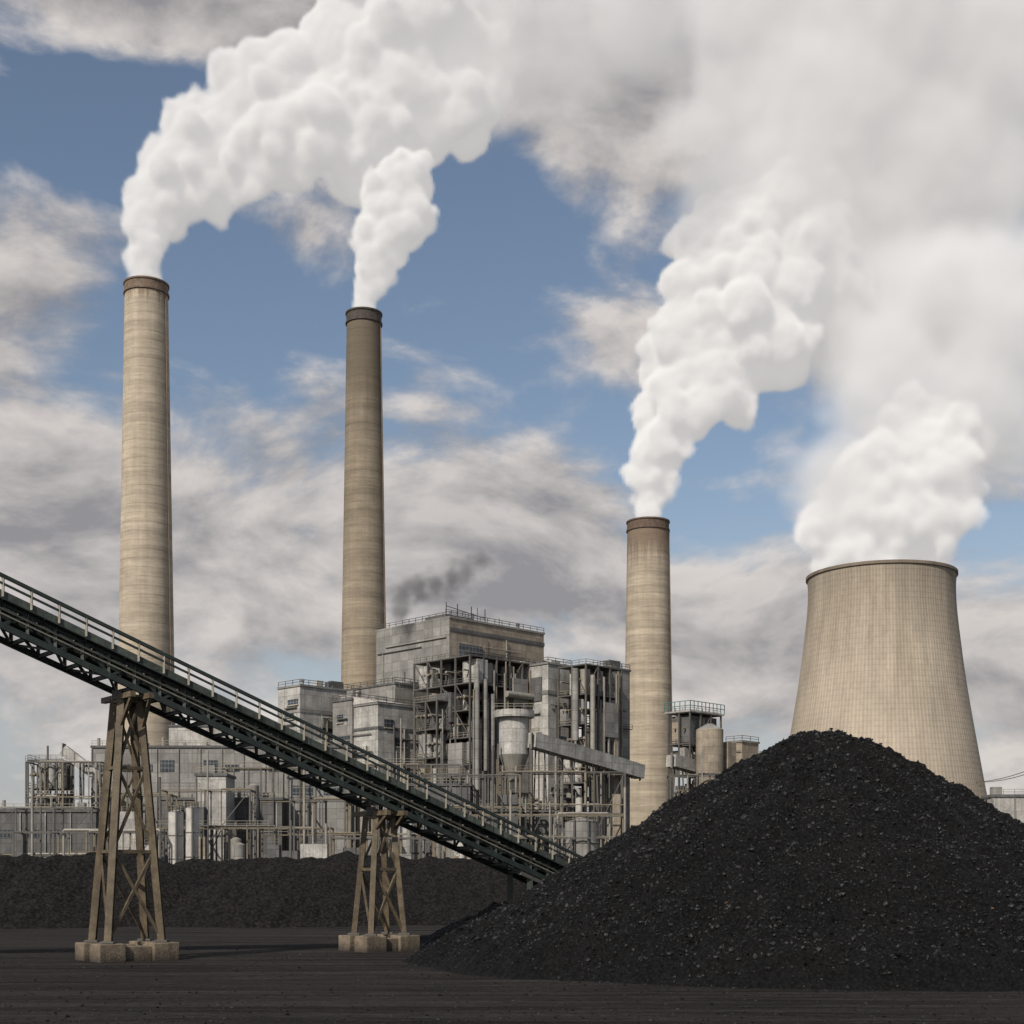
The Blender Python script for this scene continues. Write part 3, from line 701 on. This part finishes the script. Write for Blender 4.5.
def vapour(name,puffs,Y,key,vox,seed,pk,edge,n1a=12,n2a=22,dep=.3,ns=.12,parent=None):
    rnd=random.Random(seed); s=Y/F
    g=bpy.data.node_groups.new(name+'_field','GeometryNodeTree')
    g.interface.new_socket('Geometry',in_out='OUTPUT',socket_type='NodeSocketGeometry'); g.is_modifier=True
    pos=N(g,'GeometryNodeInputPosition').outputs[0]
    lo=Vector((1e9,)*3); hi=Vector((-1e9,)*3); f=None
    for (u,v,r) in puffs:
        R=r*s; c=Vector(((u-512)*s,Y+rnd.uniform(-dep,dep)*R,CH+(HZ-v)*s))
        for k in range(3): lo[k]=min(lo[k],c[k]-R-n1a*.3); hi[k]=max(hi[k],c[k]+R+n1a*.3)
        dn=N(g,'ShaderNodeVectorMath',operation='DISTANCE'); g.links.new(pos,dn.inputs[0]); dn.inputs[1].default_value=c
        fi=math_(g,'SUBTRACT',R,dn.outputs['Value'])
        f=fi if f is None else math_(g,'SMOOTH_MAX',f,fi,min(2.5,R*.4))
    n1=noise_(g,pos,ns*.45,3,.5); n2=noise_(g,pos,ns,5,.6,dist=.3)
    d=math_(g,'ADD',f,math_(g,'MULTIPLY',math_(g,'SUBTRACT',n1,.5),n1a)); d=math_(g,'ADD',d,math_(g,'MULTIPLY',math_(g,'SUBTRACT',n2,.5),n2a))
    d=math_(g,'DIVIDE',d,edge,clamp=True); d=math_(g,'MULTIPLY',math_(g,'POWER',d,1.5),pk)
    vc=N(g,'GeometryNodeVolumeCube'); g.links.new(d,vc.inputs['Density'])
    vc.inputs['Min'].default_value=lo; vc.inputs['Max'].default_value=hi
    for k,ax in enumerate('XYZ'): vc.inputs['Resolution '+ax].default_value=max(8,int((hi[k]-lo[k])/vox))
    sm=N(g,'GeometryNodeSetMaterial'); sm.inputs['Material'].default_value=M[key]; g.links.new(vc.outputs[0],sm.inputs[0])
    out=N(g,'NodeGroupOutput'); g.links.new(sm.outputs[0],out.inputs[0])
    me=bpy.data.meshes.new(name); me.materials.append(M[key]); o=bpy.data.objects.new(name,me); scn.collection.objects.link(o)
    md=o.modifiers.new('field','NODES'); md.node_group=g
    if parent: o.parent=parent
    return o
def steam(name):
    e=bpy.data.objects.new(name,None); scn.collection.objects.link(e); return e
SP1=steam('steam_plume'); SP2=steam('steam_plume'); SP3=steam('steam_plume'); SP4=steam('steam_plume')
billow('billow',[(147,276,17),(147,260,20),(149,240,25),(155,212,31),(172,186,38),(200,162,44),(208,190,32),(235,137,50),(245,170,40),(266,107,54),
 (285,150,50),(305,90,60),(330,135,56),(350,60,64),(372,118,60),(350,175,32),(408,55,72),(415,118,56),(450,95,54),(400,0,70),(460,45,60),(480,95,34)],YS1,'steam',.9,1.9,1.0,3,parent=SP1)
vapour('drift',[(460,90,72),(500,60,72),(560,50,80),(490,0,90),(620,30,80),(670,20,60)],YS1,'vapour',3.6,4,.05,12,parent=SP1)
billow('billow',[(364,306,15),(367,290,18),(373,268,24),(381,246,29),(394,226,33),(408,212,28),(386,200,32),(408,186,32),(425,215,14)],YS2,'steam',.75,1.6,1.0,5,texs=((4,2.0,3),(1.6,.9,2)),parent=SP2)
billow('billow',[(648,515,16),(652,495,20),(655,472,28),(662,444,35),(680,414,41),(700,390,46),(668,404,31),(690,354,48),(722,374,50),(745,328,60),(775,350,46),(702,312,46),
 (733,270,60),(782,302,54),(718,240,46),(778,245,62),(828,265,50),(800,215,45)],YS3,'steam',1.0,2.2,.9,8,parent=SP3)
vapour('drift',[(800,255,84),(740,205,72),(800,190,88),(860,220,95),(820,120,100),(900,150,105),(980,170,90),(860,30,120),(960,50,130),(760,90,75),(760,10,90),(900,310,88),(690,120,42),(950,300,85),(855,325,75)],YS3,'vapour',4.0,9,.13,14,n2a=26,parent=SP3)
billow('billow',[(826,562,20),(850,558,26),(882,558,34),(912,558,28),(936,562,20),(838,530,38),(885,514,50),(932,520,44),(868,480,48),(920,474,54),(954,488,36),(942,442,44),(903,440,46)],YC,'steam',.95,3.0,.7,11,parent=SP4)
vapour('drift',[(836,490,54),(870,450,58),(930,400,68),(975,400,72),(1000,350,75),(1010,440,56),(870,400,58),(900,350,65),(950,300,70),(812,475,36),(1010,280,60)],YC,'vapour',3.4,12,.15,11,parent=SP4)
vapour('smoke_wisp',[(398,612,16),(404,596,18),(418,588,19),(436,584,19),(452,578,19),(466,570,17),(478,560,14),(392,590,13),(445,596,14)],368,'smoke',.6,14,.28,3.5,n1a=4,n2a=11,ns=.3,dep=.2)
print('STEAM',time.time()-T0)

# ---------------------------------------------------------------- world
w=bpy.data.worlds.new('World'); scn.world=w; w.use_nodes=True; nt=w.node_tree; nt.nodes.clear()
SAZ=math.radians(211); SEL=math.radians(38)
sky=N(nt,'ShaderNodeTexSky',sky_type='NISHITA'); sky.sun_disc=False; sky.sun_elevation=SEL; sky.sun_rotation=SAZ; sky.air_density=1.0; sky.dust_density=1.0; sky.ozone_density=1.2
tc=N(nt,'ShaderNodeTexCoord').outputs['Generated']
def mapped(off,scl):
    mp=N(nt,'ShaderNodeMapping'); mp.inputs['Location'].default_value=off; mp.inputs['Scale'].default_value=scl; nt.links.new(tc,mp.inputs[0]); return mp.outputs[0]
SC=(1,1,1.9)
def cn(off): return noise_(nt,mapped(off,SC),6.5,8,.56,dist=.25)
n0=cn((0,0,0)); n1=cn((-.010,0,.030))
def ddir(u,v): return Vector(((u-512)/F,1,(HZ-v)/F)).normalized()
blobs=[(60,20,260,70,.20),(300,-30,400,60,.22),(600,50,150,110,.34),(850,80,260,150,.12),(900,250,170,200,.06),
 (50,270,190,110,.10),(100,470,330,120,.17),(250,620,450,130,.16),(540,530,260,110,.07),(570,320,130,50,.12),(700,640,330,110,.11),(1000,640,160,110,.12),
 (140,130,170,60,-.28),(260,330,130,70,-.18),(480,240,110,130,-.26),(560,420,160,50,-.08),(1000,260,60,90,-.2),(760,480,90,60,-.06)]
bias=None
for (u,v,ru,rv,am) in blobs:
    d=ddir(u,v)
    sb=N(nt,'ShaderNodeVectorMath',operation='SUBTRACT'); nt.links.new(tc,sb.inputs[0]); sb.inputs[1].default_value=d
    ml=N(nt,'ShaderNodeVectorMath',operation='MULTIPLY'); nt.links.new(sb.outputs[0],ml.inputs[0]); ml.inputs[1].default_value=(F/ru,1,F/rv)
    ln=N(nt,'ShaderNodeVectorMath',operation='LENGTH'); nt.links.new(ml.outputs[0],ln.inputs[0])
    g=maprange(nt,ln.outputs['Value'],0,1.5,am,0,True)
    bias=g if bias is None else math_(nt,'ADD',bias,g)
dens=math_(nt,'ADD',n0,bias)
mask=maprange(nt,dens,.46,.64,0,1,True)
lit=math_(nt,'ADD',math_(nt,'MULTIPLY',math_(nt,'SUBTRACT',n0,n1),4.6),.58,clamp=True)
thick=maprange(nt,dens,.62,.95,0,.5)
lit=math_(nt,'SUBTRACT',lit,thick,clamp=True)
K=10
cc=mixc(nt,lit,(.29*K,.28*K,.29*K),(.70*K,.65*K,.615*K))
sepz=N(nt,'ShaderNodeSeparateXYZ'); nt.links.new(tc,sepz.inputs[0])
hz=maprange(nt,sepz.outputs[2],.02,.28,.88,0,True)
blue=mixc(nt,1.0,sky.outputs[0],(1.16,1.06,.98),'MULTIPLY')
blue=mixc(nt,hz,blue,(.41*K,.42*K,.44*K))
col=mixc(nt,math_(nt,'MULTIPLY',mask,.95),blue,cc)
bg=N(nt,'ShaderNodeBackground'); bg.inputs['Strength'].default_value=.1; nt.links.new(col,bg.inputs['Color'])
o=N(nt,'ShaderNodeOutputWorld'); nt.links.new(bg.outputs[0],o.inputs[0])
sd=Vector((math.sin(SAZ)*math.cos(SEL),math.cos(SAZ)*math.cos(SEL),math.sin(SEL)))
L=bpy.data.lights.new('sun','SUN'); L.energy=4.2; L.angle=math.radians(.5); L.color=(1,.93,.83)
lo=bpy.data.objects.new('sun',L); scn.collection.objects.link(lo); lo.rotation_euler=sd.to_track_quat('Z','Y').to_euler()

cam=bpy.data.cameras.new('camera'); co=bpy.data.objects.new('camera',cam); scn.collection.objects.link(co)
co.location=(0,0,CH); co.rotation_euler=(math.radians(90),0,0); cam.lens=50; cam.sensor_width=36
cam.shift_y=(HZ-512)/1024; cam.clip_end=20000; scn.camera=co
scn.view_settings.view_transform='Standard'; scn.view_settings.look='None'; scn.view_settings.exposure=0
print('END',time.time()-T0)
